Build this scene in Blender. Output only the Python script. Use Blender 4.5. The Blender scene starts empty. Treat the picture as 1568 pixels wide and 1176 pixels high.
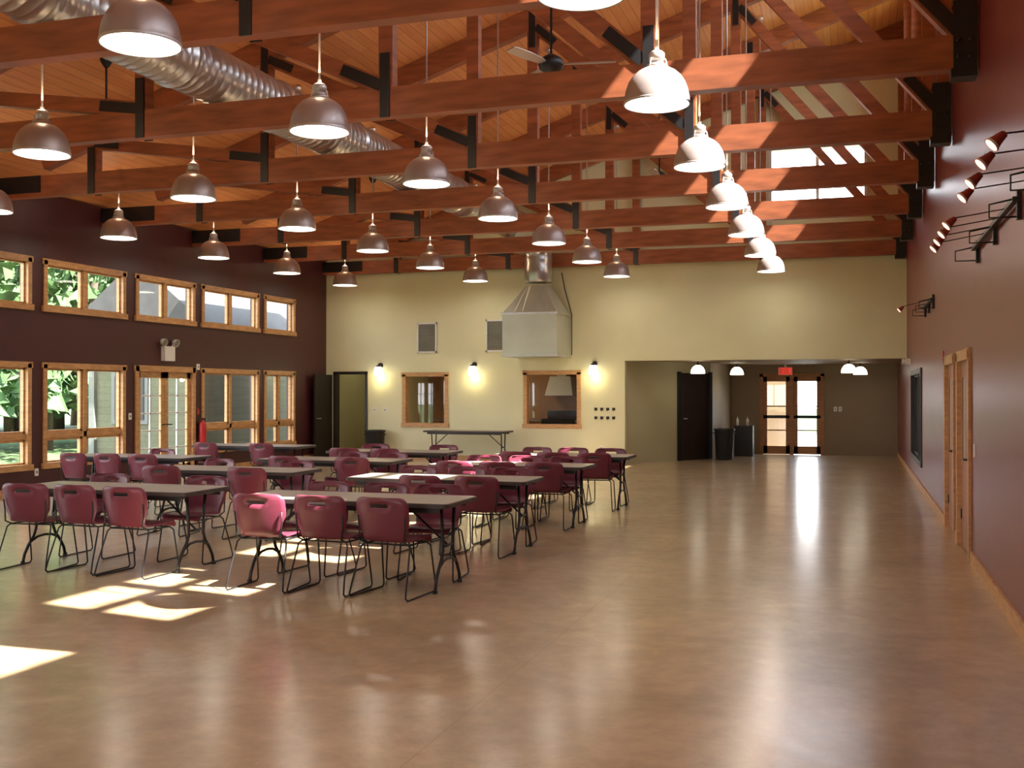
import bpy, bmesh, math, random
from mathutils import Vector, Matrix
random.seed(7)
scene = bpy.context.scene
COL = scene.collection

# ------------------------------------------------------------------ constants
XR, XL, YB, YR = 1.08, -12.6, 24.35, -7.0
H0, SL = 4.92, 0.336
def ceilz(x): return H0 + SL*(x - XL)
CH0, CH1 = 4.55, 4.86
TRUSS_Y = [-5.9,-3.17,-0.44,2.29,5.02,7.75,10.48,13.2,15.93,18.66,21.39,24.2]

# ------------------------------------------------------------------ materials
def mat(name, col, rough=0.6, metal=0.0, var=0.0, scale=4.0, bump=0.0, spec=0.5, emis=None, es=0.0, stretch=(1,1,1), coat=0.0):
    m = bpy.data.materials.new(name); m.use_nodes = True
    nt = m.node_tree; b = nt.nodes['Principled BSDF']
    b.inputs['Base Color'].default_value = (*col, 1)
    b.inputs['Roughness'].default_value = rough
    b.inputs['Metallic'].default_value = metal
    b.inputs['Specular IOR Level'].default_value = spec
    b.inputs['Coat Weight'].default_value = coat
    if emis:
        b.inputs['Emission Color'].default_value = (*emis, 1)
        b.inputs['Emission Strength'].default_value = es
    if var > 0 or bump > 0:
        tc = nt.nodes.new('ShaderNodeTexCoord'); mp = nt.nodes.new('ShaderNodeMapping')
        mp.inputs['Scale'].default_value = stretch
        n = nt.nodes.new('ShaderNodeTexNoise'); n.inputs['Scale'].default_value = scale; n.inputs['Detail'].default_value = 6
        nt.links.new(tc.outputs['Object'], mp.inputs['Vector']); nt.links.new(mp.outputs[0], n.inputs['Vector'])
        if var > 0:
            r = nt.nodes.new('ShaderNodeValToRGB')
            r.color_ramp.elements[0].position = 0.3; r.color_ramp.elements[1].position = 0.7
            r.color_ramp.elements[0].color = (*[max(0,c*(1-var)) for c in col], 1)
            r.color_ramp.elements[1].color = (*[min(1,c*(1+var)) for c in col], 1)
            nt.links.new(n.outputs['Fac'], r.inputs[0]); nt.links.new(r.outputs[0], b.inputs['Base Color'])
        if bump > 0:
            bp = nt.nodes.new('ShaderNodeBump'); bp.inputs['Strength'].default_value = bump; bp.inputs['Distance'].default_value = 0.02
            nt.links.new(n.outputs['Fac'], bp.inputs['Height']); nt.links.new(bp.outputs[0], b.inputs['Normal'])
    return m

def mat_floor():
    m = bpy.data.materials.new('polished_concrete'); m.use_nodes = True
    nt = m.node_tree; N = nt.nodes; L = nt.links; b = N['Principled BSDF']
    tc = N.new('ShaderNodeTexCoord')
    n1 = N.new('ShaderNodeTexNoise'); n1.inputs['Scale'].default_value = 0.8; n1.inputs['Detail'].default_value = 9; n1.inputs['Roughness'].default_value = 0.7; n1.inputs['Distortion'].default_value = 0.5
    L.new(tc.outputs['Object'], n1.inputs['Vector'])
    r = N.new('ShaderNodeValToRGB')
    e = r.color_ramp.elements
    e[0].position = 0.32; e[0].color = (0.34,0.225,0.115,1)
    e[1].position = 0.68; e[1].color = (0.57,0.415,0.245,1)
    L.new(n1.outputs['Fac'], r.inputs[0])
    n2 = N.new('ShaderNodeTexNoise'); n2.inputs['Scale'].default_value = 6; n2.inputs['Detail'].default_value = 9; n2.inputs['Roughness'].default_value = 0.72
    L.new(tc.outputs['Object'], n2.inputs['Vector'])
    mx = N.new('ShaderNodeMixRGB'); mx.blend_type = 'OVERLAY'; mx.inputs[0].default_value = 0.4
    L.new(r.outputs[0], mx.inputs[1]); L.new(n2.outputs['Fac'], mx.inputs[2])
    br = N.new('ShaderNodeTexBrick'); br.offset = 0.0; br.inputs['Scale'].default_value = 1.0
    br.inputs['Brick Width'].default_value = 5.46; br.inputs['Row Height'].default_value = 5.46; br.inputs['Mortar Size'].default_value = 0.004
    br.inputs['Color1'].default_value = (1,1,1,1); br.inputs['Color2'].default_value = (1,1,1,1); br.inputs['Mortar'].default_value = (0.82,0.78,0.72,1)
    mp = N.new('ShaderNodeMapping'); mp.inputs['Location'].default_value = (1.9,1.6,0)
    L.new(tc.outputs['Object'], mp.inputs[0]); L.new(mp.outputs[0], br.inputs['Vector'])
    m2 = N.new('ShaderNodeMixRGB'); m2.blend_type = 'MULTIPLY'; m2.inputs[0].default_value = 1
    L.new(mx.outputs[0], m2.inputs[1]); L.new(br.outputs['Color'], m2.inputs[2])
    L.new(m2.outputs[0], b.inputs['Base Color'])
    rr = N.new('ShaderNodeMapRange'); rr.inputs['To Min'].default_value = 0.28; rr.inputs['To Max'].default_value = 0.42
    L.new(n1.outputs['Fac'], rr.inputs['Value']); L.new(rr.outputs[0], b.inputs['Roughness'])
    b.inputs['Specular IOR Level'].default_value = 0.5
    b.inputs['Coat Weight'].default_value = 0.8; b.inputs['Coat IOR'].default_value = 1.6
    r2 = N.new('ShaderNodeMapRange'); r2.inputs['To Min'].default_value = 0.12; r2.inputs['To Max'].default_value = 0.26
    L.new(n2.outputs['Fac'], r2.inputs['Value']); L.new(r2.outputs[0], b.inputs['Coat Roughness'])
    return m

def mat_planks(name, c1, c2, mortar, w, h, swap=True, rough=0.5):
    m = bpy.data.materials.new(name); m.use_nodes = True
    nt = m.node_tree; N = nt.nodes; L = nt.links; b = N['Principled BSDF']
    tc = N.new('ShaderNodeTexCoord'); sp = N.new('ShaderNodeSeparateXYZ'); cb = N.new('ShaderNodeCombineXYZ')
    L.new(tc.outputs['Object'], sp.inputs[0])
    if swap == 'z':
        L.new(sp.outputs[0], cb.inputs[0]); L.new(sp.outputs[2], cb.inputs[1])
    else:
        L.new(sp.outputs[1], cb.inputs[0]); L.new(sp.outputs[0], cb.inputs[1])
    br = N.new('ShaderNodeTexBrick'); br.inputs['Scale'].default_value = 1
    br.inputs['Brick Width'].default_value = w; br.inputs['Row Height'].default_value = h; br.inputs['Mortar Size'].default_value = 0.004
    br.inputs['Color1'].default_value = (*c1,1); br.inputs['Color2'].default_value = (*c2,1); br.inputs['Mortar'].default_value = (*mortar,1)
    L.new(cb.outputs[0], br.inputs['Vector'])
    n = N.new('ShaderNodeTexNoise'); n.inputs['Scale'].default_value = 3; n.inputs['Detail'].default_value = 6
    mp = N.new('ShaderNodeMapping'); mp.inputs['Scale'].default_value = (6,0.5,6)
    L.new(tc.outputs['Object'], mp.inputs[0]); L.new(mp.outputs[0], n.inputs['Vector'])
    mx = N.new('ShaderNodeMixRGB'); mx.blend_type = 'OVERLAY'; mx.inputs[0].default_value = 0.3
    L.new(br.outputs['Color'], mx.inputs[1]); L.new(n.outputs['Fac'], mx.inputs[2]); L.new(mx.outputs[0], b.inputs['Base Color'])
    b.inputs['Roughness'].default_value = rough
    return m

def mat_glass():
    m = bpy.data.materials.new('window_glass'); m.use_nodes = True
    nt = m.node_tree; N = nt.nodes; N.remove(N['Principled BSDF']); out = N['Material Output']
    t = N.new('ShaderNodeBsdfTransparent'); g = N.new('ShaderNodeBsdfGlossy'); g.inputs['Roughness'].default_value = 0.02
    mx = N.new('ShaderNodeMixShader'); mx.inputs[0].default_value = 0.07
    nt.links.new(t.outputs[0], mx.inputs[1]); nt.links.new(g.outputs[0], mx.inputs[2]); nt.links.new(mx.outputs[0], out.inputs[0])
    return m

def mat_emit(name, col, s):
    m = bpy.data.materials.new(name); m.use_nodes = True
    nt = m.node_tree; nt.nodes.remove(nt.nodes['Principled BSDF'])
    e = nt.nodes.new('ShaderNodeEmission'); e.inputs[0].default_value = (*col,1); e.inputs[1].default_value = s
    nt.links.new(e.outputs[0], nt.nodes['Material Output'].inputs[0]); return m

M_FLOOR = mat_floor()
M_CEIL = mat_planks('pine_ceiling_planks', (0.72,0.28,0.09),(0.80,0.34,0.12),(0.38,0.14,0.045),3.7,0.145)
M_BEAM = mat('stained_timber', (0.33,0.095,0.035), 0.5, var=0.3, scale=2.0, stretch=(1,1,6), bump=0.05)
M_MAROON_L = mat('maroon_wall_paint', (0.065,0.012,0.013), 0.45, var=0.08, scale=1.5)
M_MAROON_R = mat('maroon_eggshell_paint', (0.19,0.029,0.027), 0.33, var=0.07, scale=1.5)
M_YEL = mat('pale_yellow_wall_paint', (0.75,0.71,0.44), 0.6, var=0.04, scale=1.2)
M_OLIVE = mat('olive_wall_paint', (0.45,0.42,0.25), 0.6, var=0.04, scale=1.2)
M_TAUPE = mat('taupe_wall_paint', (0.26,0.18,0.10), 0.6, var=0.04, scale=1.2)
M_OAK = mat('light_wood_trim', (0.56,0.30,0.115), 0.45, var=0.2, scale=3, stretch=(2,2,8))
M_BLACK = mat('black_steel', (0.012,0.011,0.012), 0.45, var=0.2, scale=5)
M_GALV = mat('galvanized_steel', (0.60,0.59,0.57), 0.30, metal=0.85, var=0.12, scale=3, bump=0.05)
M_HOOD = mat('galvanized_hood', (0.55,0.57,0.47), 0.4, metal=0.4, var=0.08, scale=2)
M_DOME = mat('spun_aluminum', (0.50,0.41,0.37), 0.36, metal=0.45, var=0.06, scale=6)
M_CAP = mat('cast_aluminum', (0.68,0.62,0.58), 0.35, metal=0.5, var=0.05)
M_WHITE = mat('white_reflector', (0.85,0.82,0.75), 0.4, var=0.03)
M_LENS = mat_emit('lamp_lens', (1,0.95,0.86), 7)
M_SPOTLENS = mat_emit('spot_lens', (1,0.55,0.42), 2.2)
M_SHADE = mat_emit('frosted_shade', (1,0.93,0.75), 4)
M_GLASS = mat_glass()
M_SHELL = mat('burgundy_plastic', (0.175,0.03,0.052), 0.36, var=0.08, scale=3)
M_TOP = mat('laminate_grey', (0.33,0.28,0.23), 0.35, var=0.08, scale=6)
M_EDGE = mat('vinyl_edge_dark', (0.05,0.035,0.03), 0.5, var=0.1)
M_DOOR = mat('stained_door', (0.38,0.18,0.11), 0.45, var=0.15, scale=2, stretch=(3,3,0.6))
M_DARKDOOR = mat('dark_door', (0.022,0.014,0.012), 0.4, var=0.2)
M_PLAST = mat('white_plastic', (0.8,0.78,0.7), 0.4, var=0.03)
M_RED = mat('red_signal', (0.55,0.02,0.02), 0.4, var=0.1)
M_SPOTBODY = mat('spot_housing', (0.28,0.04,0.03), 0.4, var=0.1)
M_EXIT = mat_emit('exit_sign_face', (0.9,0.05,0.03), 0.7)
M_VENT = mat('vent_grille_grey', (0.22,0.21,0.16), 0.5, var=0.1)
M_TRASH = mat('black_bin_plastic', (0.02,0.02,0.022), 0.5, var=0.15)
M_KITCH = mat('kitchen_wall_paint', (0.45,0.23,0.10), 0.6, var=0.08)
M_CAB = mat('kitchen_cabinet_wood', (0.38,0.17,0.06), 0.5, var=0.15, scale=3, stretch=(1,1,5))
M_BLUE = mat('blue_enamel', (0.02,0.04,0.35), 0.4, var=0.1)
M_GRASS = mat('lawn_grass', (0.07,0.12,0.035), 0.9, var=0.4, scale=8)
M_DECK = mat('deck_concrete', (0.26,0.25,0.22), 0.8, var=0.1)
M_LEAF = mat('foliage', (0.055,0.115,0.03), 0.8, var=0.6, scale=3, bump=0.6)
M_BARK = mat('tree_bark', (0.08,0.055,0.035), 0.9, var=0.3, scale=8, bump=0.5)
M_SIDE = mat_planks('cream_clapboard', (0.105,0.10,0.052),(0.115,0.11,0.058),(0.05,0.047,0.027),40,0.16,swap='z',rough=0.7)
M_EXTRIM = mat('exterior_trim', (0.14,0.14,0.12), 0.6, var=0.05)
M_ROOF = mat('asphalt_roof', (0.05,0.045,0.04), 0.9, var=0.2)

# ------------------------------------------------------------------ mesh builder
class MB:
    def __init__(s): s.v=[]; s.f=[]; s.m=[]; s.sm=[]; s.mats=[]
    def mi(s, m):
        if m not in s.mats: s.mats.append(m)
        return s.mats.index(m)
    def add(s, verts, faces, m, smooth=False):
        o=len(s.v); s.v += [tuple(v) for v in verts]; k=s.mi(m)
        for f in faces: s.f.append([i+o for i in f]); s.m.append(k); s.sm.append(smooth)
    def box(s,x0,x1,y0,y1,z0,z1,m):
        v=[(x0,y0,z0),(x1,y0,z0),(x1,y1,z0),(x0,y1,z0),(x0,y0,z1),(x1,y0,z1),(x1,y1,z1),(x0,y1,z1)]
        s.add(v,[(0,3,2,1),(4,5,6,7),(0,1,5,4),(1,2,6,5),(2,3,7,6),(3,0,4,7)],m)
    def hexa(s,v,m):
        s.add(v,[(0,3,2,1),(4,5,6,7),(0,1,5,4),(1,2,6,5),(2,3,7,6),(3,0,4,7)],m)
    def beam(s,p0,p1,w,h,m,side=Vector((0,1,0))):
        p0=Vector(p0);p1=Vector(p1);d=(p1-p0).normalized(); a=side.normalized(); u=d.cross(a).normalized(); a=u.cross(d).normalized()
        vs=[]
        for p in (p0,p1):
            for (i,j) in ((-1,-1),(1,-1),(1,1),(-1,1)): vs.append(p+a*(i*w/2)+u*(j*h/2))
        s.add(vs,[(0,3,2,1),(4,5,6,7),(0,1,5,4),(1,2,6,5),(2,3,7,6),(3,0,4,7)],m)
    def tube(s,pts,r,m,seg=8,cap=True):
        pts=[Vector(p) for p in pts]; n=len(pts); rings=[]; up=None
        rs = r if isinstance(r,(list,tuple)) else [r]*n
        for i,p in enumerate(pts):
            if i==0: d=pts[1]-p
            elif i==n-1: d=p-pts[i-1]
            else: d=(pts[i+1]-p).normalized()+(p-pts[i-1]).normalized()
            d.normalize()
            if up is None:
                up=Vector((0,0,1)) if abs(d.z)<0.9 else Vector((1,0,0))
            a=d.cross(up)
            if a.length<1e-4: a=d.cross(Vector((0,1,0)))
            a.normalize(); b=a.cross(d).normalized(); up=b
            rings.append([p+a*math.cos(2*math.pi*k/seg)*rs[i]+b*math.sin(2*math.pi*k/seg)*rs[i] for k in range(seg)])
        vs=[v for rg in rings for v in rg]; fs=[]
        for i in range(n-1):
            for k in range(seg):
                fs.append((i*seg+k,i*seg+(k+1)%seg,(i+1)*seg+(k+1)%seg,(i+1)*seg+k))
        if cap: fs.append(tuple(range(seg-1,-1,-1))); fs.append(tuple((n-1)*seg+k for k in range(seg)))
        s.add(vs,fs,m,True)
    def lathe(s,prof,c,m,seg=32,rot=None):
        vs=[];fs=[];n=len(prof); c=Vector(c)
        for (r,z) in prof:
            for k in range(seg):
                v=Vector((r*math.cos(2*math.pi*k/seg),r*math.sin(2*math.pi*k/seg),z))
                if rot: v=rot@v
                vs.append(c+v)
        for i in range(n-1):
            for k in range(seg): fs.append((i*seg+k,i*seg+(k+1)%seg,(i+1)*seg+(k+1)%seg,(i+1)*seg+k))
        s.add(vs,fs,m,True)
    def disc(s,c,r,m,seg=32,rot=None):
        c=Vector(c); vs=[]
        for k in range(seg):
            v=Vector((r*math.cos(2*math.pi*k/seg),r*math.sin(2*math.pi*k/seg),0))
            if rot: v=rot@v
            vs.append(c+v)
        s.add(vs,[tuple(range(seg))],m)
    def mesh(s,name,bevel=0):
        me=bpy.data.meshes.new(name); me.from_pydata(s.v,[],s.f)
        for m in s.mats: me.materials.append(m)
        me.polygons.foreach_set('material_index',s.m); me.polygons.foreach_set('use_smooth',s.sm)
        me.update()
        bm=bmesh.new(); bm.from_mesh(me); bmesh.ops.recalc_face_normals(bm,faces=bm.faces); bm.to_mesh(me); bm.free()
        return me
    def obj(s,name,loc=(0,0,0),rot=0,bevel=0):
        o=bpy.data.objects.new(name,s.mesh(name)); COL.objects.link(o); o.location=loc; o.rotation_euler=(0,0,rot)
        if bevel:
            b=o.modifiers.new('bevel','BEVEL'); b.width=bevel; b.segments=2; b.limit_method='ANGLE'
        return o
def inst(name,me,loc,rot=0):
    o=bpy.data.objects.new(name,me); COL.objects.link(o); o.location=loc; o.rotation_euler=(0,0,rot); return o

def area(name,parent,loc,size,power,col,rot=(0,0,0),disk=True,spread=math.pi):
    l=bpy.data.lights.new(name,'AREA'); l.shape='DISK' if disk else 'SQUARE'; l.size=size; l.energy=power; l.color=col
    o=bpy.data.objects.new(name,l); COL.objects.link(o); o.location=loc; o.rotation_euler=rot
    if parent: o.parent=parent
    return o
def point(name,parent,loc,power,col,r=0.05):
    l=bpy.data.lights.new(name,'POINT'); l.energy=power; l.color=col; l.shadow_soft_size=r
    o=bpy.data.objects.new(name,l); COL.objects.link(o); o.location=loc
    if parent: o.parent=parent
    return o

def wall(name,axis,t0,t1,a0,a1,z1,holes,m,ztop=None):
    b=MB(); A=sorted({a0,a1,*[h[0] for h in holes],*[h[1] for h in holes]}); Z=sorted({0.0,z1,*[h[2] for h in holes],*[h[3] for h in holes]})
    A=[a for a in A if a0<=a<=a1]
    for i in range(len(A)-1):
        for j in range(len(Z)-1):
            ca=(A[i]+A[i+1])/2; cz=(Z[j]+Z[j+1])/2
            if any(h[0]<ca<h[1] and h[2]<cz<h[3] for h in holes): continue
            zA=zB=Z[j+1]
            z0=Z[j]
            if axis=='x': v=[(A[i],t0,z0),(A[i+1],t0,z0),(A[i+1],t1,z0),(A[i],t1,z0),(A[i],t0,zA),(A[i+1],t0,zB),(A[i+1],t1,zB),(A[i],t1,zA)]
            else: v=[(t0,A[i],z0),(t1,A[i],z0),(t1,A[i+1],z0),(t0,A[i+1],z0),(t0,A[i],zA),(t1,A[i],zA),(t1,A[i+1],zB),(t0,A[i+1],zB)]
            b.hexa(v,m)
    return b.obj(name)

# ------------------------------------------------------------------ shell
b=MB(); b.box(XL-0.2,XR+0.2,YR-0.2,29.6,-0.15,0,M_FLOOR); b.obj('floor')

ctop=ceilz(XR)
b=MB()
x0,x1=XL-0.9,XR+0.4
b.hexa([(x0,YR-0.6,ceilz(x0)),(x1,YR-0.6,ceilz(x1)),(x1,YB+0.7,ceilz(x1)),(x0,YB+0.7,ceilz(x0)),
        (x0,YR-0.6,ceilz(x0)+.25),(x1,YR-0.6,ceilz(x1)+.25),(x1,YB+0.7,ceilz(x1)+.25),(x0,YB+0.7,ceilz(x0)+.25)],M_CEIL)
b.obj('ceiling')

UZ=(2.99,3.80); LZ=(0.42,2.10)
wl=[(5.35,7.3),(7.6,9.65),(9.85,11.85),(12.1,14.15),(14.46,16.5),(16.83,18.66),(18.94,21.1),(21.37,22.72)]  # first three are out of view, added to let in more daylight
DOORI=5
holes=[(a,c,*UZ) for a,c in wl]+[(a,c,*(LZ if i!=DOORI else (0.0,2.10))) for i,(a,c) in enumerate(wl)]
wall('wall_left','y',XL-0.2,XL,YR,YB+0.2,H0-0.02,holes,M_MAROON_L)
cler=[]
CZ=(7.15,9.1)
for i in range(len(TRUSS_Y)-1):
    c=(TRUSS_Y[i]+TRUSS_Y[i+1])/2
    if i==len(TRUSS_Y)-2: cler.append((21.7,22.7,*CZ))
    else: cler.append((c-0.98,c+0.98,*CZ))
rdoors=[(11.3,12.55),(12.95,14.2)]
rholes=cler+[(a,c,0.0,2.03) for a,c in rdoors]+[(19.1,22.3,0.42,2.02)]
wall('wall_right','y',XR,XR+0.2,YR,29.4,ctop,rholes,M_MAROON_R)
bh=[(-12.35,-11.5,0.0,2.1),(-10.5,-9.36,0.84,2.07),(-7.4,-6.07,0.84,2.10),(-5.0,XR,0.0,2.36),(-1.74,0.26,5.80,6.98)]
def backwall(name,y0,y1,holes,m):
    b=MB(); A=sorted({XL,XR,*[h[0] for h in holes],*[h[1] for h in holes]})
    for i in range(len(A)-1):
        ca=(A[i]+A[i+1])/2; cur=0.0
        hs=sorted([(h[2],h[3]) for h in holes if h[0]<ca<h[1]])
        segs=[]
        for (z0,z1) in hs:
            if z0>cur: segs.append((cur,z0,z0))
            cur=z1
        segs.append((cur,ceilz(A[i]),ceilz(A[i+1])))
        for z0,za,zb in segs:
            b.hexa([(A[i],y0,z0),(A[i+1],y0,z0),(A[i+1],y1,z0),(A[i],y1,z0),(A[i],y0,za),(A[i+1],y0,zb),(A[i+1],y1,zb),(A[i],y1,za)],m)
    return b.obj(name)
backwall('wall_back',YB,YB+0.2,bh,M_YEL)
rearh=[(-11.5,-9.5,0.4,2.1),(-8.5,-6.5,0.4,2.1),(-5.5,-3.5,0.4,2.1),(-2.5,-0.5,0.4,2.1)]  # unseen openings behind the camera, added to light the foreground
backwall('wall_rear',YR-0.2,YR,rearh,M_YEL)

b=MB(); b.box(XL,XL+0.02,YR,16.8,0,0.12,M_OAK); b.box(XL,XL+0.02,18.7,YB,0,0.12,M_OAK); b.obj('baseboard_left')
b=MB()
for a,c in ((YR,11.2),(12.65,12.85),(14.3,29.2)): b.box(XR-0.02,XR,a,c,0,0.12,M_OAK)
b.obj('baseboard_right')
b=MB(); b.box(-11.4,-5.0,YB-0.02,YB,0,0.12,M_OAK); b.obj('baseboard_back')

# ------------------------------------------------------------------ windows
wc=[0]
def window_y(xf,y0,y1,z0,z1,inward,cols=2,hbar=None,tr=0.085,wmat=M_OAK,thick=0.2,name=None,glass=True):
    wc[0]+=1; b=MB(); s=inward
    xi=xf+s*0.025; xo=xf-s*0.12
    lo,hi=min(xi,xo),max(xi,xo)
    t=tr
    b.box(lo,hi,y0-0.02,y0+t-.02,z0,z1,wmat); b.box(lo,hi,y1-t+.02,y1+0.02,z0,z1,wmat)
    b.box(lo,hi,y0-0.05,y1+0.05,z1-t+.02,z1+0.03,wmat); b.box(lo,hi+0.02*(s>0),y0-0.05,y1+0.05,z0-0.03,z0+t-.02,wmat)
    mx=xf-s*0.07
    for k in range(1,cols):
        yy=y0+(y1-y0)*k/cols; b.box(mx-0.045,mx+0.06,yy-0.04,yy+0.04,z0,z1,wmat)
    if hbar: b.box(mx-0.045,mx+0.06,y0,y1,hbar-0.045,hbar+0.045,wmat)
    for k in range(cols):
        a=y0+(y1-y0)*k/cols+0.05; c=y0+(y1-y0)*(k+1)/cols-0.05
        zz=[(z0+0.05,hbar-0.04),(hbar+0.04,z1-0.05)] if hbar else [(z0+0.05,z1-0.05)]
        for q0,q1 in zz:
            for (ya,yb,za,zb) in ((a,a+.045,q0,q1),(c-.045,c,q0,q1),(a,c,q0,q0+.045),(a,c,q1-.045,q1)):
                b.box(mx-0.03,mx+0.03,ya,yb,za,zb,wmat)
    if glass: b.add([(mx,y0,z0),(mx,y1,z0),(mx,y1,z1),(mx,y0,z1)],[(0,1,2,3)],M_GLASS)
    return b.obj(name or 'window_%d'%wc[0])
for i,(a,c) in enumerate(wl):
    n = 1 if i==7 else 2
    window_y(XL,a,c,*UZ,1,cols=n)
    if i!=DOORI: window_y(XL,a,c,*LZ,1,cols=2,hbar=0.93)
for (a,c,z0,z1) in cler: window_y(XR,a,c,z0,z1,-1,cols=2,hbar=8.25)
window_y(XR,19.1,22.3,0.42,2.02,-1,cols=2,wmat=M_DARKDOOR)
bx=MB(); bx.box(XR+0.25,XR+1.2,18.9,22.5,-0.2,2.2,M_DARKDOOR); bx.obj('storage_closet')

def window_x(yf,x0,x1,z0,z1,cols=2,wmat=M_OAK,name=None,glass=True,hbar=None,t=0.09):
    wc[0]+=1; b=MB(); y0,y1=yf-0.025,yf+0.16
    b.box(x0-.03,x0+t-.03,y0,y1,z0,z1,wmat); b.box(x1-t+.03,x1+.03,y0,y1,z0,z1,wmat)
    b.box(x0-.05,x1+.05,y0,y1,z1-t+.04,z1+.05,wmat); b.box(x0-.05,x1+.05,y0-.02,y1,z0-.05,z0+t-.04,wmat)
    my=yf+0.08
    for k in range(1,cols):
        xx=x0+(x1-x0)*k/cols; b.box(xx-.035,xx+.035,my-.04,my+.04,z0,z1,wmat)
    if hbar: b.box(x0,x1,my-.04,my+.04,hbar-.03,hbar+.03,wmat)
    if glass: b.add([(x0,my,z0),(x1,my,z0),(x1,my,z1),(x0,my,z1)],[(0,1,2,3)],M_GLASS)
    return b.obj(name or 'window_%d'%wc[0])
window_x(YB,-10.5,-9.36,0.84,2.07,cols=1)
window_x(YB,-7.4,-6.07,0.84,2.10,cols=1)
window_x(YB,-1.74,0.26,5.80,6.98,cols=2,wmat=M_PLAST,t=0.06,hbar=None)
for (a,c,z0,z1) in rearh: window_x(YR-0.18,a,c,z0,z1,cols=2)  # frames and glass for the added rear openings

# ------------------------------------------------------------------ doors
def french_door(name):
    b=MB(); y0,y1=wl[DOORI]; xi,xo=XL+0.03,XL-0.1
    b.box(xo,xi,y0-.03,y0+.07,0,2.13,M_OAK); b.box(xo,xi,y1-.07,y1+.03,0,2.13,M_OAK); b.box(xo,xi,y0-.05,y1+.05,2.03,2.14,M_OAK)
    mid=(y0+y1)/2
    for a,c in ((y0+.07,mid-.005),(mid+.005,y1-.07)):
        x0,x1=XL-.075,XL-.03
        b.box(x0,x1,a,a+.11,0.01,2.03,M_OAK); b.box(x0,x1,c-.11,c,0.01,2.03,M_OAK); b.box(x0,x1,a,c,1.91,2.03,M_OAK); b.box(x0,x1,a,c,0.01,0.24,M_OAK)
        for k in range(1,5):
            z=.24+k*(1.67/5); b.box(x0+.01,x1-.01,a+.11,c-.11,z-.012,z+.012,M_PLAST)
        b.box(x0+.01,x1-.01,(a+c)/2-.012,(a+c)/2+.012,.24,1.91,M_PLAST)
        b.add([(x0+.02,a,.2),(x0+.02,c,.2),(x0+.02,c,1.95),(x0+.02,a,1.95)],[(0,1,2,3)],M_GLASS)
    for s in (-1,1):
        b.tube([(XL-.03,mid+s*.06,1.02),(XL+.03,mid+s*.06,1.02),(XL+.03,mid+s*.16,1.02)],.012,M_BLACK)
    return b.obj(name)
french_door('door_1')
for k,(a,c) in enumerate(rdoors):
    b=MB(); x0,x1=XR-0.025,XR+0.14
    b.box(x0,x1,a-.04,a+.06,0,2.06,M_OAK); b.box(x0,x1,c-.06,c+.04,0,2.06,M_OAK); b.box(x0,x1,a-.06,c+.06,1.97,2.08,M_OAK)
    dx0,dx1=XR+.02,XR+.065
    ya,yb=a+.06,c-.06; l0=c-.46; l1=c-.2
    b.box(dx0,dx1,ya,l0,0.01,1.97,M_DOOR); b.box(dx0,dx1,l1,yb,0.01,1.97,M_DOOR)
    b.box(dx0,dx1,l0,l1,0.01,0.95,M_DOOR); b.box(dx0,dx1,l0,l1,1.8,1.97,M_DOOR)
    b.box(dx0+.01,dx0+.02,l0,l1,0.95,1.8,M_HOOD)
    b.box(dx0-.008,dx0,a+.12,a+.2,.86,1.1,M_BLACK)
    b.tube([(dx0,a+.16,.98),(dx0-.06,a+.16,.98),(dx0-.06,a+.29,.98)],.012,M_BLACK)
    b.box(dx0-.01,dx0,c-.14,c-.06,.3,.4,M_BLACK); b.box(dx0-.03,dx0,a+.1,a+.16,1.75,1.93,M_BLACK)
    b.obj('door_%d'%(k+2))
    bb=MB(); bb.box(XR+.2,XR+.25,a-.2,c+.2,0,2.3,M_TAUPE); bb.obj('wall_behind_door_%d'%(k+2))
b=MB(); 
b.box(-12.39,-12.33,YB-.03,YB+.2,0,2.15,M_DARKDOOR); b.box(-11.52,-11.46,YB-.03,YB+.2,0,2.15,M_DARKDOOR); b.box(-12.39,-11.46,YB-.03,YB+.2,2.08,2.15,M_DARKDOOR)
b.box(-12.46,-12.415,YB-.93,YB-.04,0.01,2.07,M_DARKDOOR)
b.tube([(-12.415,YB-.85,1.0),(-12.36,YB-.85,1.0),(-12.36,YB-.73,1.0)],.012,M_GALV)
b.obj('door_4')

# ------------------------------------------------------------------ recess (entry lobby)
b=MB(); b.box(-5.0,XR,YB+.2,29.2,2.36,2.5,M_TAUPE); b.obj('ceiling_lobby')
b=MB()
def prism(b,p,q,th,z0,z1,m):
    p=Vector((*p,0));q=Vector((*q,0));d=(q-p).normalized();n=Vector((-d.y,d.x,0))*th
    b.hexa([(p.x,p.y,z0),(q.x,q.y,z0),(q.x+n.x,q.y+n.y,z0),(p.x+n.x,p.y+n.y,z0),(p.x,p.y,z1),(q.x,q.y,z1),(q.x+n.x,q.y+n.y,z1),(p.x+n.x,p.y+n.y,z1)],m)
prism(b,(-5.0,24.55),(-4.0,25.8),.12,0,2.36,M_OLIVE)
prism(b,(-4.0,25.8),(-3.35,26.7),.12,2.1,2.36,M_OLIVE)
prism(b,(-3.35,26.7),(-3.1,29.2),.12,0,2.36,M_TAUPE)
b.obj('wall_lobby_left')
b=MB(); prism(b,(-4.0,25.8),(-3.35,26.7),.06,0,2.1,M_DARKDOOR)
prism(b,(-4.02,25.76),(-3.96,25.84),-.05,0,2.13,M_BLACK); prism(b,(-3.40,26.64),(-3.34,26.72),-.05,0,2.13,M_BLACK)
b.tube([(-3.93,25.98,1.0),(-3.87,25.94,1.0),(-3.82,26.0,1.0)],.012,M_GALV)
b.obj('door_5')
fy=29.2
b=MB()
for (xa,xb,z0,z1) in ((-3.2,-2.35,0,2.36),(-2.35,-.75,2.1,2.36),(-.75,XR,0,2.36)): b.box(xa,xb,fy,fy+.2,z0,z1,M_TAUPE)
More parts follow.
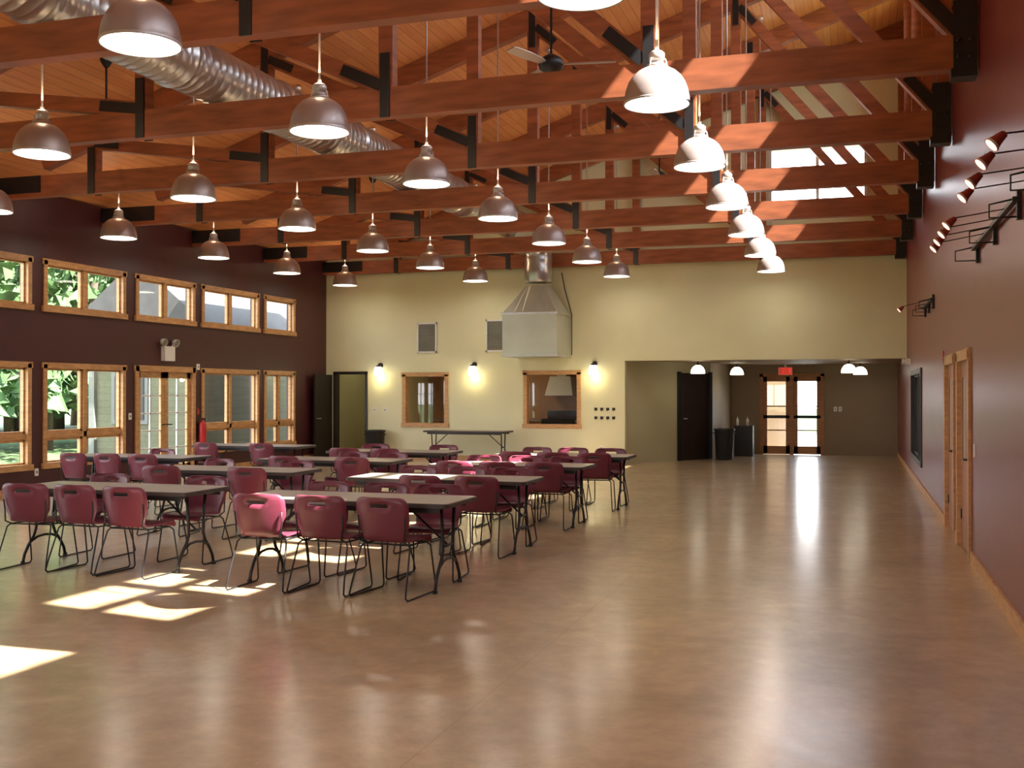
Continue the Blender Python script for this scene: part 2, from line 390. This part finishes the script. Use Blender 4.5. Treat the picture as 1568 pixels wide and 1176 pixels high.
b.obj('wall_lobby_back')
b=MB()
b.box(-2.37,-2.28,fy-.03,fy+.12,0,2.12,M_CAB); b.box(-.82,-.73,fy-.03,fy+.12,0,2.12,M_CAB); b.box(-2.37,-.73,fy-.03,fy+.12,2.05,2.13,M_CAB); b.box(-1.6,-1.5,fy-.02,fy+.1,0,2.05,M_CAB)
for a,c in ((-2.28,-1.6),(-1.5,-.82)):
    b.box(a,a+.1,fy+.02,fy+.07,.01,2.05,M_CAB); b.box(c-.1,c,fy+.02,fy+.07,.01,2.05,M_CAB); b.box(a,c,fy+.02,fy+.07,1.92,2.05,M_CAB); b.box(a,c,fy+.02,fy+.07,.01,.22,M_CAB)
    b.box(a,c,fy+.02,fy+.07,.95,1.03,M_BLACK); b.box(a,c,fy+.03,fy+.06,1.25,1.28,M_CAB); b.box(a,c,fy+.03,fy+.06,.62,.65,M_CAB)
    b.add([(a,fy+.045,.2),(c,fy+.045,.2),(c,fy+.045,2.0),(a,fy+.045,2.0)],[(0,1,2,3)],M_GLASS)
b.obj('door_6')
b=MB(); b.box(-3.1,-1.62,fy+1.1,fy+1.3,-.04,2.6,M_TAUPE); b.obj('porch_screen_wall')
b=MB(); b.box(-1.85,-1.5,28.6,28.64,2.08,2.28,M_PLAST); b.box(-1.84,-1.51,28.59,28.6,2.09,2.27,M_EXIT); b.box(-1.7,-1.65,28.6,28.64,2.28,2.36,M_PLAST)
for k,xx in enumerate((-1.81,-1.73,-1.65,-1.57)):
    b.box(xx,xx+.015,28.582,28.59,2.12,2.24,M_PLAST)
    if k==0:
        for z in (2.12,2.175,2.23): b.box(xx,xx+.05,28.582,28.59,z,z+.013,M_PLAST)
b.obj('exit_sign')
def lobby_mesh():
    b=MB()
    b.lathe([(.165,0),(.168,.03),(.155,.09),(.12,.15),(.07,.19),(.03,.2)],(0,0,0),M_SHADE,24)
    b.disc((0,0,.01),.16,M_SHADE,24)
    b.lathe([(.035,.19),(.035,.24),(.012,.25),(.012,.29)],(0,0,0),M_BLACK,12); return b.mesh('lobby_pendant_light')
lm=lobby_mesh()
for (x,y) in ((-3.45,25.2),(-2.78,27.4),(-.1,25.3),(.16,28.0)):
    o=inst('lobby_pendant_light',lm,(x,y,2.07)); area('lamp_glow',o,(0,0,-.02),.28,2.0,(1,.88,.65))

# kitchen behind the pass-through windows
b=MB(); b.box(-11.3,-5.25,27.62,27.8,0,2.8,M_KITCH); b.obj('wall_kitchen_back')
b=MB(); b.box(-11.3,-11.15,24.55,27.6,0,2.8,M_YEL); b.box(-5.4,-5.25,24.6,27.6,0,2.8,M_KITCH); b.obj('wall_kitchen_side')
b=MB(); b.box(-12.7,-5.25,24.55,27.8,2.8,2.9,M_YEL); b.obj('ceiling_kitchen')
b=MB(); b.box(-12.7,-11.3,27.0,27.1,0,2.8,M_YEL); b.obj('wall_hall_back')
b=MB(); b.box(-12.8,-12.6,24.55,27.1,0,2.8,M_YEL); b.obj('wall_hall_side')
b=MB()
for (xa,xb) in ((-10.8,-7.75),(-6.85,-6.5)):
    b.box(xa,xb,26.95,27.58,0,.88,M_CAB); b.box(xa,xb,26.9,27.58,.88,.92,M_TOP)
for k in range(5): b.box(-10.75+k*.6,-10.2+k*.6,26.93,26.95,.12,.82,M_DOOR)
b.obj('kitchen_counter')
b=MB()
for k in range(3): b.box(-10.7+k*.62,-10.12+k*.62,27.25,27.58,1.45,2.25,M_CAB); b.box(-10.67+k*.62,-10.15+k*.62,27.235,27.25,1.48,2.22,M_DOOR)
b.obj('kitchen_wall_cabinet')
b=MB(); b.hexa([(-7.65,26.95,1.55),(-6.9,26.95,1.55),(-6.9,27.58,1.55),(-7.65,27.58,1.55),(-7.55,27.1,2.05),(-7.0,27.1,2.05),(-7.0,27.58,2.05),(-7.55,27.58,2.05)],M_WHITE); b.box(-7.4,-7.15,27.25,27.58,2.05,2.78,M_WHITE); b.obj('range_hood')
b=MB(); b.box(-7.72,-6.88,26.9,27.55,.0,.95,M_BLACK); b.box(-7.7,-6.9,26.88,26.9,.1,.7,M_TRASH); b.tube([(-7.6,26.84,.72),(-7.0,26.84,.72)],.012,M_GALV); b.box(-7.72,-6.88,27.48,27.55,.95,1.15,M_BLACK); b.obj('cooking_range')
b=MB(); b.box(-6.35,-5.5,26.9,27.58,0,1.9,M_GALV); b.box(-6.34,-5.51,26.88,26.9,.7,1.88,M_GALV); b.tube([(-6.25,26.86,.8),(-6.25,26.86,1.3)],.012,M_BLACK); b.obj('refrigerator')
b=MB(); b.lathe([(0,0),(.14,0),(.15,.02),(.15,.2),(.14,.22),(0,.22)],(-8.9,27.1,.92),M_BLUE,20); b.obj('stock_pot')
kl=MB(); kl.lathe([(0,0),(.18,0),(.18,.06),(0,.08)],(-8.6,25.8,2.72),M_SHADE,20); o=kl.obj('added_kitchen_light'); area('lamp_glow',o,(-8.6,25.8,2.70),.3,12,(1,.8,.5))  # unseen lamp, added to light the kitchen dimly
kl=MB(); kl.lathe([(0,0),(.15,0),(.15,.05),(0,.07)],(-12.0,25.7,2.73),M_SHADE,20); o=kl.obj('added_hallway_light'); area('lamp_glow',o,(-12.0,25.7,2.71),.25,1.3,(1,.85,.5))  # unseen lamp, added for a dim glow behind the open door

# ------------------------------------------------------------------ trusses
POSTS=[-10.6,-7.74,-4.7,-1.9]
def truss_mesh():
    b=MB(); w=0.15
    b.box(XL+.01,XR-.01,-w/2,w/2,CH0,CH1,M_BEAM)
    def tz(x): return ceilz(x)-0.17*1.055
    b.beam((XL+1.1,0,tz(XL+1.1)),(XR-.02,0,tz(XR-.02)),w,.33,M_BEAM)
    for x in POSTS+[XR-.09]:
        b.box(x-.08,x+.08,-w/2+.01,w/2-.01,CH1,max(tz(x)-.15,CH1+.02),M_BEAM)
    bot=POSTS[1:]+[XR-.12]; top=POSTS
    for xb,xt in zip(bot,top):
        p=Vector((xb-.05,0,CH1+.02)); q=Vector((xt+.06,0,tz(xt)-.14))
        b.beam(p,q,w*.85,.17,M_BEAM)
        d=(q-p).normalized(); L=.5
        for s in (-1,1):
            b.beam(p+Vector((0,s*(w/2+.006),0)),p+d*L+Vector((0,s*(w/2+.006),0)),.012,.12,M_BLACK)
            b.beam(q+Vector((0,s*(w/2+.006),0)),q-d*.4+Vector((0,s*(w/2+.006),0)),.012,.11,M_BLACK)
    for x in POSTS:
        for s in (-1,1):
            y0=s*(w/2+.008)
            b.box(x-.055,x+.055,y0-.008,y0+.008,CH0-.01,CH1+.36,M_BLACK)
            zt=tz(x)
            if zt-.5>CH1+.45: b.box(x-.05,x+.05,y0-.008,y0+.008,zt-.45,zt+.1,M_BLACK)
    for s in (-1,1):
        y0=s*(w/2+.008)
        b.box(XR-.22,XR-.02,y0-.008,y0+.008,CH0-.06,CH1+.3,M_BLACK)
        b.box(XL+.02,XL+1.1,y0-.008,y0+.008,CH0+.06,CH1+.0,M_BLACK)
    b.box(XR-.24,XR-.02,-.1,.1,CH0-.08,CH0-.0,M_BLACK)
    for k in range(2):
        for x in (XR-.18,XR-.08): b.lathe([(.018,0),(.018,.03),(0,.03)],(x,-w/2-.015,CH0+.1+k*.15),M_BLACK,8,Matrix.Rotation(math.pi/2,3,'X'))
    return b.mesh('roof_truss')
tm=truss_mesh()
for y in TRUSS_Y: inst('roof_truss',tm,(0,y,0))

# ------------------------------------------------------------------ pendants
PZ=4.18
def pend_mesh(x):
    b=MB(); top=ceilz(x)-PZ
    out=[(.289,-.01),(.289,.02),(.284,.06),(.272,.12),(.25,.18),(.216,.235),(.17,.278),(.125,.303),(.085,.315)]
    b.lathe(out,(0,0,0),M_DOME,40)
    b.lathe([(r-.008,z) for r,z in out[:7]],(0,0,0),M_WHITE,40)
    b.lathe([(.289,-.01),(.281,-.01)],(0,0,0),M_CAP,40)
    b.lathe([(.291,-.012),(.293,.0),(.289,.012)],(0,0,0),M_CAP,40)
    b.disc((0,0,.03),.278,M_LENS,40)
    b.lathe([(.085,.31),(.09,.32),(.09,.34),(.06,.35),(.058,.375),(.07,.38),(.07,.44),(.05,.46),(.02,.47),(.02,.5)],(0,0,0),M_CAP,24)
    for k in range(3):
        a=k*2.094; b.tube([(.1*math.cos(a),.1*math.sin(a),.30),(.075*math.cos(a),.075*math.sin(a),.39)],.006,M_CAP,6)
    b.tube([(0,0,.48),(0,0,top-.05)],.011,M_DOME,8)
    b.lathe([(.06,top-.06),(.06,top-.02)],(0,0,0),M_CAP,16); b.disc((0,0,top-.06),.06,M_CAP,16)
    return b.mesh('pendant_dome_light')
PX=[-1.643,-4.94,-8.22,-11.5]
for x in PX:
    me=pend_mesh(x)
    for k in range(-3,6):
        y=9.4+2.755*k
        if y>23.3: continue
        o=inst('pendant_dome_light',me,(x,y,PZ))
        area('lamp_glow',o,(0,0,-.014),.5,6.0,(1,.90,.74))
        point('lamp_uplight',o,(0,0,.56),5.5,(1,.74,.48),.06)

# ------------------------------------------------------------------ duct
DX,DZ,DR=-6.85,5.19,.31
def ring_prof(y0,y1):
    pts=[];rs=[]; y=y0
    k=0
    while y<y1:
        pts+= [(DX,y,DZ),(DX,y+.01,DZ),(DX,y+.02,DZ),(DX,y+.03,DZ)]; 
        e=.004 if k%16 else .022
        rs+=[DR,DR+e,DR+e,DR]; y+=.13; k+=1
    return pts,rs
b=MB(); pts,rs=ring_prof(YR+.1,23.1)
yl=pts[-1][1]; vc=23.62
for k in range(1,9):
    a=k/8*math.pi/2; pts.append((DX,yl+(vc-yl)*math.sin(a),DZ-.45*(1-math.cos(a)))); rs.append(DR+(.012 if k%2 else 0))
z=DZ-.5
while z>4.05: pts.append((DX,vc,z)); rs.append(DR+(.012 if int(z*20)%2 else 0)); z-=.08
b.tube(pts,rs,M_GALV,28)
b.obj('spiral_duct')
b=MB()
hx0,hx1,hy0,hy1=-7.55,-6.28,23.1,24.33
N=24; ringt=[(DX+DR*math.cos(2*math.pi*k/N),vc+DR*math.sin(2*math.pi*k/N),4.05) for k in range(N)]
def sq(a,cx,cy,hx,hy):
    c,s=math.cos(a),math.sin(a); m=max(abs(c),abs(s)); return cx+hx*c/m,cy+hy*s/m
rb=[(*sq(2*math.pi*k/N,(hx0+hx1)/2,(hy0+hy1)/2,(hx1-hx0)/2,(hy1-hy0)/2),3.42) for k in range(N)]
b.add(ringt+rb,[(k,(k+1)%N,N+(k+1)%N,N+k) for k in range(N)],M_HOOD)
b.box(hx0,hx1,hy0,hy1,2.46,3.42,M_HOOD); b.box(hx0-.03,hx1+.03,hy0-.03,hy1,3.38,3.43,M_GALV); b.box(hx0-.02,hx1+.02,hy0-.02,hy1,2.44,2.48,M_GALV)
b.tube([(hx1+.05,24.25,2.5),(hx1+.05,24.25,3.45),(hx1-.1,24.2,4.0),(hx1-.15,24.1,4.4)],.012,M_BLACK)
b.obj('exhaust_hood')

# ------------------------------------------------------------------ ceiling fans
def fan(x,y,z,rot):
    b=MB(); top=ceilz(x)-z
    b.lathe([(0,-.1),(.07,-.09),(.13,-.05),(.15,0),(.13,.06),(.07,.1),(.03,.12)],(0,0,0),M_BLACK,24)
    b.tube([(0,0,.1),(0,0,top-.04)],.014,M_BLACK); b.lathe([(.03,top-.14),(.08,top-.06),(.08,top-.02)],(0,0,0),M_BLACK,16)
    for k in range(3):
        R=Matrix.Rotation(rot+k*2*math.pi/3,3,'Z'); T=Matrix.Rotation(.2,3,'X')
        vs=[]
        for (px,hw) in ((.12,.03),(.22,.055),(.45,.075),(.7,.07),(.74,.05)):
            for s in (-1,1):
                for dz in (-.006,.006): vs.append(R@(T@Vector((px,s*hw,dz))))
        fs=[]
        for i in range(4):
            a=i*4; c=a+4
            fs+=[(a,a+2,c+2,c),(a+1,c+1,c+3,a+3),(a,c,c+1,a+1),(a+2,a+3,c+3,c+2)]
        fs+=[(0,1,3,2),(16,18,19,17)]
        b.add(vs,fs,M_DOME)
    b.obj('ceiling_fan',(x,y,z))
fan(-3.3,11.9,5.4,.15); fan(-9.3,11.8,5.3,.6); fan(-3.45,20.0,5.65,.5); fan(-9.3,20.0,5.3,1.0)

# ------------------------------------------------------------------ back wall fittings
def sconce(x,y,z):
    b=MB()
    b.lathe([(0,0),(.06,0),(.06,.03),(0,.035)],(0,-.002,.1),M_BLACK,16,Matrix.Rotation(math.pi/2,3,'X'))
    b.tube([(0,-.02,.1),(0,-.1,.14),(0,-.16,.13),(0,-.16,.09)],.013,M_BLACK)
    b.lathe([(.035,.1),(.06,.09),(.065,.06)],(0,-.16,0),M_BLACK,16)
    b.lathe([(.05,.07),(.085,.04),(.105,-.02),(.115,-.14),(.112,-.15)],(0,-.16,0),M_SHADE,20); b.disc((0,-.16,-.12),.11,M_SHADE,20)
    o=b.obj('wall_sconce',(x,y,z))
    point('lamp_glow',o,(0,-.2,-.24),6,(1,.82,.45),.06); return o
for x in (-11.1,-8.65,-5.70): sconce(x,YB,2.2)
def vent(x0,x1,z0,z1):
    b=MB(); y=YB
    b.box(x0,x1,y-.03,y,z0,z0+.04,M_PLAST); b.box(x0,x1,y-.03,y,z1-.04,z1,M_PLAST); b.box(x0,x0+.04,y-.03,y,z0,z1,M_PLAST); b.box(x1-.04,x1,y-.03,y,z0,z1,M_PLAST)
    b.box(x0,x1,y-.008,y,z0,z1,M_VENT); n=14
    for k in range(n):
        z=z0+.05+(z1-z0-.1)*k/n; b.hexa([(x0+.04,y-.025,z),(x1-.04,y-.025,z),(x1-.04,y-.01,z+.02),(x0+.04,y-.01,z+.02),(x0+.04,y-.025,z+.006),(x1-.04,y-.025,z+.006),(x1-.04,y-.01,z+.026),(x0+.04,y-.01,z+.026)],M_VENT)
    b.obj('air_vent')
vent(-10.14,-9.62,2.59,3.33); vent(-8.37,-7.83,2.6,3.37)
b=MB()
for r in range(2):
    for c in range(4):
        x=-5.68+c*.14; z=1.24-r*.2
        b.box(x-.035,x+.035,YB-.015,YB,z-.02,z+.04,M_BLACK); b.tube([(x,YB-.01,z),(x,YB-.05,z-.03),(x,YB-.05,z+.01)],.01,M_BLACK,6)
b.obj('coat_hook_rack')
def plate(x,y,z,name,ax='x',m=M_PLAST,w=.08,h=.12):
    b=MB()
    if ax=='x': b.box(-w/2,w/2,-.012,0,-h/2,h/2,m); b.box(-.012,.012,-.02,-.01,-.02,.02,M_VENT)
    else:
        b.box(0,.012,-w/2,w/2,-h/2,h/2,m); b.box(.01,.02,-.012,.012,-.02,.02,M_VENT)
    b.obj(name,(x,y,z))
for x,z in ((-11.27,1.2),(-11.0,1.2),(-5.55,.35),(-7.9,.35)): plate(x,YB,z,'light_switch' if z>1 else 'wall_outlet')
plate(-.45,29.2,1.2,'light_switch'); plate(-.33,29.2,1.2,'light_switch')
def emerg(x,y,z):
    b=MB(); b.box(0,.09,-.16,.16,-.14,.14,M_PLAST)
    for s in (-1,1):
        R=Matrix.Rotation(math.radians(110),3,'Y')
        b.tube([(.05,s*.1,.13),(.05,s*.17,.2)],.014,M_PLAST)
        b.lathe([(.0,-.05),(.05,-.04),(.075,.03),(.078,.05)],(.07,s*.19,.22),M_PLAST,16,R); b.disc(Vector((.07,s*.19,.22))+R@Vector((0,0,.045)),.07,M_VENT,16,R)
    b.obj('emergency_light',(x,y,z))
emerg(XL,17.75,2.38)
plate(XL,18.8,1.25,'fire_alarm_pull','y',M_RED); plate(XL,18.8,2.15,'alarm_strobe','y',M_PLAST,.1,.12); plate(XL,16.66,1.2,'light_switch','y'); plate(XL,14.3,.35,'wall_outlet','y')
b=MB(); b.lathe([(0,0),(.07,0),(.075,.02),(.075,.36),(.05,.42),(.02,.44),(.02,.48),(0,.48)],(0,0,0),M_RED,20); b.tube([(0,0,.46),(.0,.08,.5),(0,.1,.38),(0,.095,.15)],.012,M_BLACK); b.box(-.02,.02,-.06,.04,.47,.5,M_BLACK); b.box(-.1,-.07,-.04,.04,.1,.4,M_BLACK)
b.obj('fire_extinguisher',(XL+.1,18.82,.62))
def track(ys,yr0,yr1):
    b=MB(); zt=2.95
    b.box(XR-.06,XR-.02,yr0,yr1,zt-.02,zt+.01,M_BLACK)
    for yy in (yr0+.05,(yr0+yr1)/2,yr1-.1): b.box(XR-.03,XR,yy-.03,yy+.03,zt-.14,zt+.06,M_BLACK); b.tube([(XR-.01,yy,zt-.12),(XR-.2,yy+.0,zt-.12),(XR-.2,yy,zt-.03),(XR-.05,yy,zt)],.007,M_BLACK,6)
    for yy in ys:
        e=Vector((.62,yy,2.79))
        b.tube([(XR-.04,yy+.5,zt),(e.x,e.y,e.z+.03)],.0045,M_BLACK,6)
        R=Vector((-.7,-.15,-.65)).to_track_quat('Z','Y').to_matrix()
        b.lathe([(.010,-.055),(.018,-.05),(.026,-.01),(.034,.018),(.037,.03)],e,M_SPOTBODY,16,R); b.disc(e+R@Vector((0,0,.029)),.034,M_SPOTLENS,16,R)
        b.lathe([(.037,.03),(.039,.026),(.036,.018)],e,M_CAP,16,R)
    return b.obj('wall_track_light')
t1=track([5.33,5.77,6.3,6.75],4.6,7.0)
t2=track([7.85,8.28,8.7,9.1],7.9,10.6)
t3=track([15.8],16.1,18.0)
for t,ys in ((t1,[5.33,5.77,6.3,6.75]),(t2,[7.85,8.28,8.7,9.1]),(t3,[15.8])):
    for yy in ys:
        l=bpy.data.lights.new('lamp_glow','SPOT'); l.energy=6; l.spot_size=1.5; l.spot_blend=.7; l.color=(1,.7,.55); l.shadow_soft_size=.012
        o=bpy.data.objects.new('lamp_glow',l); COL.objects.link(o); o.parent=t; o.location=(.58,yy-.01,2.75)
        o.rotation_euler=Vector((-.7,-.15,-.65)).to_track_quat('-Z','Y').to_euler()
b=MB(); b.box(-.08,0,-.12,.12,-.06,.06,M_PLAST); b.lathe([(.0,-.03),(.05,-.03),(.06,.04)],(-.12,0,0),M_PLAST,12,Matrix.Rotation(-1.5,3,'Y')); b.obj('emergency_light',(XR,22.9,2.25))
plate(XR-.012,10.9,1.1,'light_switch','y'); plate(XR-.012,14.55,2.1,'alarm_strobe','y',M_RED,.1,.12)

# ------------------------------------------------------------------ tables
def table_mesh():
    b=MB(); L,W=1.0,.38
    def rr(hl,hw,r,z):
        p=[]
        for cx,cy,a0 in ((hl-r,hw-r,0),(-hl+r,hw-r,90),(-hl+r,-hw+r,180),(hl-r,-hw+r,270)):
            for k in range(5):
                a=math.radians(a0+k*22.5); p.append((cx+r*math.cos(a),cy+r*math.sin(a),z))
        return p
    n=20
    v=rr(L,W,.05,.705)+rr(L,W,.05,.738)+rr(L-.012,W-.012,.045,.742)
    b.add(v,[tuple(range(n-1,-1,-1))]+[(k,(k+1)%n,n+(k+1)%n,n+k) for k in range(n)],M_EDGE)
    b.add(v[n:],[(k,(k+1)%n,n+(k+1)%n,n+k) for k in range(n)],M_EDGE)
    b.add(v[2*n:],[tuple(range(n))],M_TOP)
    b.box(-L+.1,L-.1,-W+.04,-W+.06,.66,.705,M_BLACK); b.box(-L+.1,L-.1,W-.06,W-.04,.66,.705,M_BLACK)
    for s in (-1,1):
        x=s*.86
        for t in (-1,1):
            b.tube([(x,t*.15,.7),(x,t*.12,.45),(x,t*.115,.33),(x,t*.15,.25),(x,t*.22,.17),(x,t*.27,.09),(x,t*.29,.012)],.0145,M_BLACK,8)
            b.lathe([(0,0),(.022,0),(.022,.025),(.016,.03)],(x,t*.29,0),M_BLACK,10)
        b.tube([(x,-.115,.36),(x,.115,.36)],.012,M_BLACK); b.tube([(x,-.19,.2),(x,-.1,.24),(x,0,.25),(x,.1,.24),(x,.19,.2)],.012,M_BLACK); b.tube([(x,-.3,.69),(x,.3,.69)],.012,M_BLACK)
        b.tube([(x,0,.36),(x-s*.4,0,.7)],.01,M_BLACK)
    return b.mesh('folding_table')
TM=table_mesh()

def chair_mesh():
    prof=[(.245,.425),(.235,.448),(.20,.458),(.12,.452),(.0,.44),(-.1,.436),(-.155,.444),(-.19,.47),(-.208,.51),(-.222,.56),(-.236,.62),(-.248,.68),(-.256,.725),(-.262,.758),(-.268,.785),(-.271,.803),(-.273,.81)]
    hw=[.20,.215,.225,.23,.225,.215,.20,.19,.20,.225,.238,.243,.242,.238,.225,.20,.165]
    bm=bmesh.new(); U=13; rows=[]
    for i,((y,z),w) in enumerate(zip(prof,hw)):
        row=[]
        for k in range(U):
            u=-1+2*k/(U-1); bk=min(1,max(0,(i-5)/4))
            yy=y+bk*.055*u*u; zz=z+(1-bk)*.012*u*u*(1 if i>1 else -1)
            row.append(bm.verts.new((u*w,yy,zz)))
        rows.append(row)
    for i in range(len(rows)-1):
        for k in range(U-1):
            if i==12 and 4<=k<=7: continue
            bm.faces.new((rows[i][k],rows[i][k+1],rows[i+1][k+1],rows[i+1][k]))
    bmesh.ops.recalc_face_normals(bm,faces=bm.faces)
    bmesh.ops.solidify(bm,geom=bm.faces[:],thickness=.009)
    bm.verts.ensure_lookup_table(); bm.verts.index_update()
    b=MB(); b.add([v.co.copy() for v in bm.verts],[tuple(v.index for v in f.verts) for f in bm.faces],M_SHELL,True); bm.free()
    for s in (-1,1):
        b.tube([(s*.15,.16,.425),(s*.2,.17,.42),(s*.232,.185,.39),(s*.245,.235,.1),(s*.248,.245,.03),(s*.25,.225,.009),(s*.255,-.0,.009),(s*.26,-.25,.009),(s*.258,-.275,.03),(s*.25,-.25,.12),(s*.225,-.15,.40),(s*.205,-.13,.424),(s*.15,-.12,.424)],.0075,M_BLACK,7)
        b.tube([(s*.2,.17,.42),(s*.2,-.13,.424)],.008,M_BLACK,6)
        b.tube([(s*.19,-.12,.424),(s*.2,-.21,.46),(s*.21,-.2,.56),(s*.215,-.215,.66)],.007,M_BLACK,6)
    b.tube([(-.2,.16,.42),(.2,.16,.42)],.008,M_BLACK,6); b.tube([(-.2,-.12,.424),(.2,-.12,.424)],.008,M_BLACK,6)
    return b.mesh('stacking_chair')
CM=chair_mesh()
def put(cx,cy,near=(-.57,0,.57),far=(-.57,0,.57),rot=0.0):
    inst('folding_table',TM,(cx,cy,0),rot)
    R=Matrix.Rotation(rot,3,'Z')
    for x in near:
        p=R@Vector((x+random.uniform(-.02,.02),-.37+random.uniform(-.07,.0),0)); inst('stacking_chair',CM,(cx+p.x,cy+p.y,0),rot+random.uniform(-.12,.12))
    for x in far:
        p=R@Vector((x+random.uniform(-.02,.02),.37+random.uniform(.0,.07),0)); inst('stacking_chair',CM,(cx+p.x,cy+p.y,0),rot+math.pi+random.uniform(-.12,.12))
put(-4.12,8.5); put(-6.72,8.72,far=(-.57,.57))
put(-4.15,10.75,near=(0,.57)); put(-7.0,11.15,near=(-.57,.57),far=(-.57,.5))
put(-4.1,12.95); put(-6.7,13.2,near=(-.4,.57),far=(0,.57))
put(-4.0,15.1); put(-6.75,15.3,near=(-.57,.1),far=(-.57,.57))
put(-9.7,13.0,near=(-.57,0,.57),far=(0,))
put(-9.75,16.2,near=(-.5,.5),far=())
inst('folding_table',TM,(-8.6,23.75,0))
def bin_(x,y,r,h):
    b=MB(); b.lathe([(0,0),(r*.8,0),(r*.85,.02),(r,h-.05),(r*1.06,h-.04),(r*1.06,h),(r*.95,h),(r*.78,.05),(0,.05)],(0,0,0),M_TRASH,24)
    for s in (-1,1): b.tube([(s*r*1.0,-.06,h-.12),(s*(r*1.12),-.05,h-.1),(s*(r*1.12),.05,h-.1),(s*r*1.0,.06,h-.12)],.01,M_TRASH,6)
    b.obj('trash_can',(x,y,0))
bin_(-11.1,24.0,.24,.72); bin_(-3.0,26.6,.24,.75); 
b=MB(); b.lathe([(0,0),(.035,0),(.035,.14),(.012,.18),(.012,.22),(0,.22)],(0,0,0),M_PLAST,12); 
b.box(-.06,.4,-.2,.2,-.78,-.0,M_TRASH); b.box(-.04,.38,-.21,-.2,-.7,-.35,M_BLACK); b.lathe([(0,0),(.035,0),(.035,.14),(.012,.18),(.012,.22),(0,.22)],(.25,0,0),M_PLAST,12)
b.obj('recycling_cabinet',(-2.85,28.2,.78))

# ------------------------------------------------------------------ exterior
b=MB(); b.add([(-120,-90,-.2),(120,-90,-.2),(120,120,-.2),(-120,120,-.2)],[(0,1,2,3)],M_GRASS); b.obj('ground_lawn')
b=MB(); b.box(-16.5,XL-.21,2,20.5,-.19,-.05,M_DECK); b.obj('patio_slab')
b=MB(); b.box(-4,3,29.6,44,-.19,-.04,M_DECK); b.obj('porch_slab')  # sunlit ground added to brighten the view through the lobby doors
b=MB(); b.box(-17.0,-14.2,21.2,27.5,-.19,3.2,M_SIDE)
b.hexa([(-17.4,20.8,3.2),(-13.8,20.8,3.2),(-13.8,27.8,3.2),(-17.4,27.8,3.2),(-15.8,20.8,4.5),(-15.4,20.8,4.5),(-15.4,27.8,4.5),(-15.8,27.8,4.5)],M_ROOF)
b.box(-16.5,-15.5,21.14,21.2,.9,2.1,M_EXTRIM); b.box(-16.4,-15.6,21.12,21.15,1.0,2.0,M_DARKDOOR); b.box(-17.1,-16.95,21.1,21.25,-.19,3.2,M_EXTRIM); b.box(-14.25,-14.1,21.1,21.25,-.19,3.2,M_EXTRIM)
b.obj('garden_outbuilding')
def tree_mesh(seed):
    rnd=random.Random(seed); b=MB(); h=rnd.uniform(7,9.5)
    b.tube([(0,0,0),(.1,.05,h*.35),(-.05,.1,h*.6),(0,0,h*.85)],[.22,.17,.12,.05],M_BARK,8)
    for k in range(6):
        a=rnd.uniform(0,6.28); z=h*rnd.uniform(.3,.7); b.tube([(0,0,z),(1.3*math.cos(a),1.3*math.sin(a),z+.9)],[.07,.03],M_BARK,6)
    for k in range(1000):
        a=rnd.uniform(0,6.28); z=rnd.uniform(.14,1.05); R=2.6*math.sin(min(1,max(.12,(1.1-z)*1.5))*1.5)*rnd.uniform(.35,1)
        c=Vector((R*math.cos(a),R*math.sin(a),z*h)); s=rnd.uniform(.14,.34)
        n=Vector((rnd.uniform(-1,1),rnd.uniform(-1,1),rnd.uniform(-.3,1))).normalized(); t=n.orthogonal().normalized(); q=n.cross(t)
        vs=[c+t*s*math.cos(i*1.047)*(1 if i%2 else .5)+q*s*math.sin(i*1.047)*(1 if i%2 else .5)+n*rnd.uniform(-.08,.08) for i in range(6)]
        b.add(vs,[(0,1,2,3,4,5)],M_LEAF)
    return b.mesh('tree')
tms=[tree_mesh(i) for i in range(3)]
rnd=random.Random(5)
for k in range(90):
    x=rnd.uniform(-42,-20.5); y=rnd.uniform(16,50); inst('tree',tms[k%3],(x,y,-.2),rnd.uniform(0,6))

# ------------------------------------------------------------------ light
w=bpy.data.worlds.new('World'); scene.world=w; w.use_nodes=True
nt=w.node_tree; bg=nt.nodes['Background']
tc=nt.nodes.new('ShaderNodeTexCoord'); sp=nt.nodes.new('ShaderNodeSeparateXYZ'); r=nt.nodes.new('ShaderNodeValToRGB')
r.color_ramp.elements[0].color=(1,1,1,1); r.color_ramp.elements[0].position=0.0
r.color_ramp.elements[1].color=(.6,.77,1,1); r.color_ramp.elements[1].position=.8
nt.links.new(tc.outputs['Generated'],sp.inputs[0]); nt.links.new(sp.outputs[2],r.inputs[0]); nt.links.new(r.outputs[0],bg.inputs[0])
bg.inputs[1].default_value=10
s=bpy.data.lights.new('sun','SUN'); s.energy=50; s.angle=math.radians(.6); s.color=(1,.98,.95)
o=bpy.data.objects.new('sun',s); COL.objects.link(o); o.location=(20,0,25); o.rotation_euler=Vector((-1,.2,-1.25)).to_track_quat('-Z','Y').to_euler()

# ------------------------------------------------------------------ camera
cam=bpy.data.cameras.new('camera'); cam.sensor_width=36; cam.lens=37.9; cam.clip_end=400
co=bpy.data.objects.new('camera',cam); COL.objects.link(co); co.location=(0,0,1.65)
co.rotation_euler=(math.radians(90.41),0,math.radians(17.58)); scene.camera=co
scene.view_settings.view_transform='Standard'; scene.view_settings.look='None'; scene.view_settings.exposure=0
